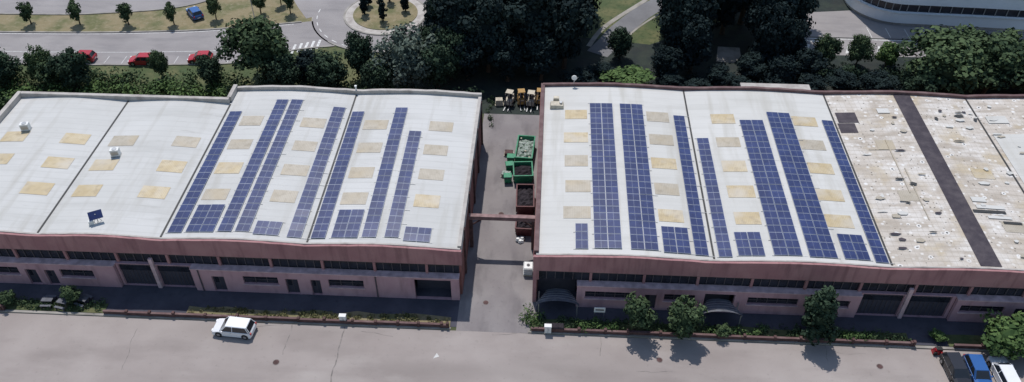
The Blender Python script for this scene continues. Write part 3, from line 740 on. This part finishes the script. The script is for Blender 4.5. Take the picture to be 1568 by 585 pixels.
def tree_mesh(name,lk,h,r,cb,nc,nl,leaf,seed,shape='round'):
    global rng
    rng=np.random.default_rng(seed); rd=random.Random(seed)
    cz=(h+cb)/2; rz=(h-cb)/2
    cs=[];rs=[];ts=[]
    lob=[(rd.uniform(0,6.28),rd.uniform(-.5,.9),rd.uniform(.75,1.2)) for _ in range(7)]
    for i in range(nc):
        u=rd.uniform(0,2*math.pi); w_=rd.uniform(-1,1); q=rd.random()**.45
        k=1.0
        for (la,lz,lr) in lob:
            if math.cos(u-la)*.6+.4*(1-abs(w_-lz))>=.8: k=lr; break
        s=math.sqrt(1-w_*w_)
        if shape=='cone': s=(1-(w_+1)/2)**.8*1.0+.08
        if shape=='col': s=min(s*1.1,.9)
        cs.append((r*.82*q*k*s*math.cos(u),r*.82*q*k*s*math.sin(u),cz+rz*.85*w_*(q if shape=='round' else 1)))
        rs.append(r*rd.uniform(.20,.36) if shape!='cone' else r*rd.uniform(.15,.28)); ts.append(rd.uniform(.1,.9)*.75+.15*(w_>0.2))  # random tone per clump; upper clumps lightened, light from above painted into leaf colour
    V,T=leaf_arrays(cs,rs,ts,nl,leaf)
    b=B()
    core(b,(0,0,cz-.05*rz),r*(.55 if shape!='cone' else .35),rz*.62,seed)
    tr=.035*h
    b.tube((0,0,-.1),(.1,.05,cb),tr,tr*.75,'bark',8); b.tube((.1,.05,cb),(0,.1,cz+rz*.4),tr*.75,tr*.3,'bark',8)
    for i in range(6):
        c=cs[i*3%len(cs)]; b.tube((.07,.04,cb*.8+i*.1),(c[0]*.8,c[1]*.8,c[2]),tr*.4,tr*.1,'bark',5)
    return foliage_mesh(name,lk,V,T,b)
MESH={}
for i in range(3): MESH['mid%d'%i]=tree_mesh("broadleaf_mesh_%d"%i,'leafMid',8,4,1.2,75,85,.24,10+i)
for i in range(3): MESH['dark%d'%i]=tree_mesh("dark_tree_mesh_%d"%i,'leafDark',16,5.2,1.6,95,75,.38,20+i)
for i in range(2): MESH['shade%d'%i]=tree_mesh("deep_green_tree_mesh_%d"%i,'leafShade',9,4,1.0,80,75,.26,25+i)
for i in range(2): MESH['grey%d'%i]=tree_mesh("grey_tree_mesh_%d"%i,'leafGrey',8,4,1.0,75,85,.23,30+i)
for i in range(2): MESH['bright%d'%i]=tree_mesh("bright_tree_mesh_%d"%i,'leafBright',5,2.4,.5,50,70,.2,40+i)
for i in range(2): MESH['small%d'%i]=tree_mesh("small_tree_mesh_%d"%i,'leafMid',5,1.8,.9,45,60,.17,50+i)
for i in range(2): MESH['cyp%d'%i]=tree_mesh("cypress_mesh_%d"%i,'leafDark',5,1.0,.4,40,50,.15,60+i,'col')
for i in range(2): MESH['cone%d'%i]=tree_mesh("conifer_mesh_%d"%i,'leafShade',8,3.0,.6,80,60,.2,70+i,'cone')
DIM={'mid':(8,4),'dark':(16,5.2),'shade':(9,4),'grey':(8,4),'bright':(5,2.4),'small':(5,1.8),'cyp':(5,1),'cone':(8,3)}
NV={'mid':3,'dark':3,'shade':2,'grey':2,'bright':2,'small':2,'cyp':2,'cone':2}
NAMES={'mid':"broadleaf_tree",'dark':"tall_dark_tree",'shade':"evergreen_tree",'grey':"olive_tree",'bright':"round_bush",'small':"small_tree",'cyp':"cypress_tree",'cone':"conifer_tree"}
cnt=0
def tree(kind,x,y,r,h,rot=None):
    global cnt
    cnt+=1
    o=bpy.data.objects.new(NAMES[kind],MESH["%s%d"%(kind,cnt%NV[kind])]); COL.objects.link(o)
    H0,R0=DIM[kind]; o.location=(x,y,0); s=r/R0; o.scale=(s,s,h/H0); o.rotation_euler=(0,0,random.uniform(0,6.28) if rot is None else rot)
    return o
tree('mid',-42.3,103.7,5.2,10); tree('shade',-38.5,101.5,3,6)
tree('shade',-27.7,104.5,2.6,8.5); tree('shade',-32,101.5,3.2,6.5); tree('dark',-35,103,2.6,6)
tree('grey',-20.5,103.5,5,9); tree('shade',-16.2,103,3.5,8); tree('shade',-24.5,101,2.8,6)
tree('shade',-49.5,101.8,2.2,5.5);tree('mid',-58,103.8,1.6,4.5);tree('shade',-69,99.8,3.2,7);tree('mid',-75,101.8,2.2,6);tree('shade',-79.5,99.5,2.8,6.5);tree('shade',-85,102,3,6);tree('small',-72.5,100,2,5)
for x,y in ((-85.5,118.4),(-77.4,118.7),(-69.3,119),(-61.8,119.3),(-55.5,121.5),(-48.6,123.8),(-43.6,124.0),(-46,127)): tree('small',x,y,random.uniform(1.1,1.4),random.uniform(4,4.8))
for x,y in ((-31,124),(-27.6,122),(-24.4,125.5),(-27.5,128.5),(-31,127)): tree('cyp',x,y,.9,random.uniform(3.8,4.6))
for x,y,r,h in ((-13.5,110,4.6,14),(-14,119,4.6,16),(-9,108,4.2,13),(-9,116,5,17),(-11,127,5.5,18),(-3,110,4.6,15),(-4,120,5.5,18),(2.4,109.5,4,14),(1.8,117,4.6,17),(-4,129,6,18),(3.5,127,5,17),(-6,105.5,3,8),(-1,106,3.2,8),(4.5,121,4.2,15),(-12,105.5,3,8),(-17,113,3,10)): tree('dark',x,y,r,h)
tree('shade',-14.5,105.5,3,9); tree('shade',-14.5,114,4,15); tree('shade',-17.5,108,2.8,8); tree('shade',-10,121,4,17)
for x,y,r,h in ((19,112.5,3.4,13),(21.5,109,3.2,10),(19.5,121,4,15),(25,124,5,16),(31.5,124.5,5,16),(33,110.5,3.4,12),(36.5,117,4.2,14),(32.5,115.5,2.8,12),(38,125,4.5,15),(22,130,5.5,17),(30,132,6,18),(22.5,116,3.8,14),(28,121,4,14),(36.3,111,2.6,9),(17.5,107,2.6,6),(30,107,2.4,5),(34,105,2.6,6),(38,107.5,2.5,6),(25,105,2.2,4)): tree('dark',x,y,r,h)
tree('shade',11,112.5,2.1,5.5); tree('bright',12,103.4,4.3,3.4)
tree('mid',41.8,111.5,2.2,5.6);tree('mid',47,112,2.2,5.6);tree('bright',51.6,112.2,2.2,5)
tree('mid',57,105.5,6.4,9.2);tree('mid',64,106,6.5,9);tree('mid',60.5,108.5,5.5,8.4);tree('mid',71,105,6,9);tree('shade',54,102.6,3.4,5.5);tree('mid',68,109,5,8);tree('shade',76,108,6,8.5)
for x,y,r,h in ((38,104,2.6,3.5),(43,105,2.4,3.5),(48,104.5,2.6,3.8),(28,103,2.4,3.2),(22,102.5,2.4,3),(5,103.5,2.6,3.4),(18,104,2,3),(33,103,2.4,3.6),(8,106,2.2,3)): tree('dark',x,y,r,h)
tree('small',10.1,58.3,1.9,5.2);tree('small',15.0,58.0,2.2,5.2);tree('cone',28.9,58.4,3.1,7.4);tree('bright',48.6,57.8,3.2,4.2);tree('bright',53,58.2,2.8,3.6)
tree('small',-58.3,58.6,1.0,1.8);tree('small',-51.5,59.2,1.2,2.4);tree('bright',42,58.8,.9,1.2);tree('small',19.3,58.2,.9,1.6)
def hedge(name,lk,pts,r,h,nl,leaf):
    cs=[];rs=[];ts=[]
    for x,y in pts:
        k=random.uniform(.7,1.2); cs.append((x,y,h*k*.5)); rs.append(r*k); ts.append(random.uniform(.1,.9))
    V,T=leaf_arrays(cs,rs,ts,nl,leaf,h/r*.55)
    V[:,2]=np.maximum(V[:,2],.02)
    me=foliage_mesh(name,lk,V,T); o=bpy.data.objects.new(name,me); COL.objects.link(o); return o
rd=random.Random(3)
hedge("hedge",'leafBright',[(rd.uniform(-84,-43),rd.uniform(94.5,100.5)) for _ in range(190)],1.1,2.0,60,.2)
hedge("shrub_bed",'leafMid',[(rd.uniform(-84,-19),rd.uniform(99,104)) for _ in range(170)],1.1,1.8,50,.2)
hedge("shrub_bed",'leafMid',[(rd.uniform(-80,-70),rd.uniform(84,97)) for _ in range(60)],1.1,1.8,50,.2)
hedge("shrub_bed",'leafShade',[(rd.uniform(-41,-10),rd.uniform(94,101)) for _ in range(110)],1.2,2.0,50,.22)
hedge("shrub_bed",'leafDark',[(rd.uniform(1,60),rd.uniform(97,107)) for _ in range(170)],1.1,1.4,45,.24)
hedge("hedge",'leafShade',[(rd.uniform(38,62),rd.uniform(107.5,110.5)) for _ in range(90)],1.0,1.8,50,.2)
hedge("verge_weeds",'leafDry',[(rd.uniform(-38,-10),rd.uniform(58.0,59.2)) for _ in range(120)],.35,.35,30,.09)
hedge("verge_weeds",'leafMid',[(rd.uniform(-62,-48),rd.uniform(58.0,59.4)) for _ in range(60)],.4,.6,35,.1)
hedge("verge_weeds",'leafMid',[(rd.uniform(-.8,39),rd.uniform(58.0,59.5)) for _ in range(150)],.42,.6,35,.1)
hedge("verge_shrubs",'leafBright',[(rd.uniform(4,8.5),rd.uniform(58.0,59.0)) for _ in range(18)]+[(rd.uniform(-2,.2),rd.uniform(58.2,60.6)) for _ in range(12)]+[(rd.uniform(18,24),rd.uniform(58.0,59.0)) for _ in range(14)]+[(rd.uniform(30,38),rd.uniform(58.0,59.0)) for _ in range(12)],.55,.9,45,.11)
hedge("alley_weeds",'leafMid',[(rd.uniform(-8.6,-7.6),rd.uniform(93,101)) for _ in range(10)],.4,.6,35,.1)

# ------------------------------------------------------------------ light, sky, camera
d=Vector((.14,-.51,-1.0)).normalized()
sl=bpy.data.lights.new("sun",'SUN'); sl.energy=3.6; sl.angle=math.radians(.7); sl.color=(1,.96,.92)
so=bpy.data.objects.new("sun",sl); so.rotation_euler=d.to_track_quat('-Z','Y').to_euler(); so.location=(0,100,120); COL.objects.link(so)
w=bpy.data.worlds.new("World"); scene.world=w; w.use_nodes=True
nt=w.node_tree; bg=nt.nodes["Background"]; sk=nt.nodes.new("ShaderNodeTexSky"); sk.sky_type='NISHITA'; sk.sun_disc=False
sk.sun_elevation=math.radians(62); sk.sun_rotation=math.radians(-15.4); sk.air_density=1.3; sk.dust_density=.6
nt.links.new(sk.outputs[0],bg.inputs[0]); bg.inputs[1].default_value=.12
cd=bpy.data.cameras.new("camera"); cam=bpy.data.objects.new("camera",cd); COL.objects.link(cam)
cd.sensor_width=36; cd.sensor_fit='HORIZONTAL'; cd.lens=1283/1568*36; cd.clip_end=3000; cd.clip_start=1
cam.location=(0,0,70)
p=math.radians(41); yw=math.radians(2.9)
cam.rotation_euler=(math.pi/2-p,0,yw)
scene.camera=cam
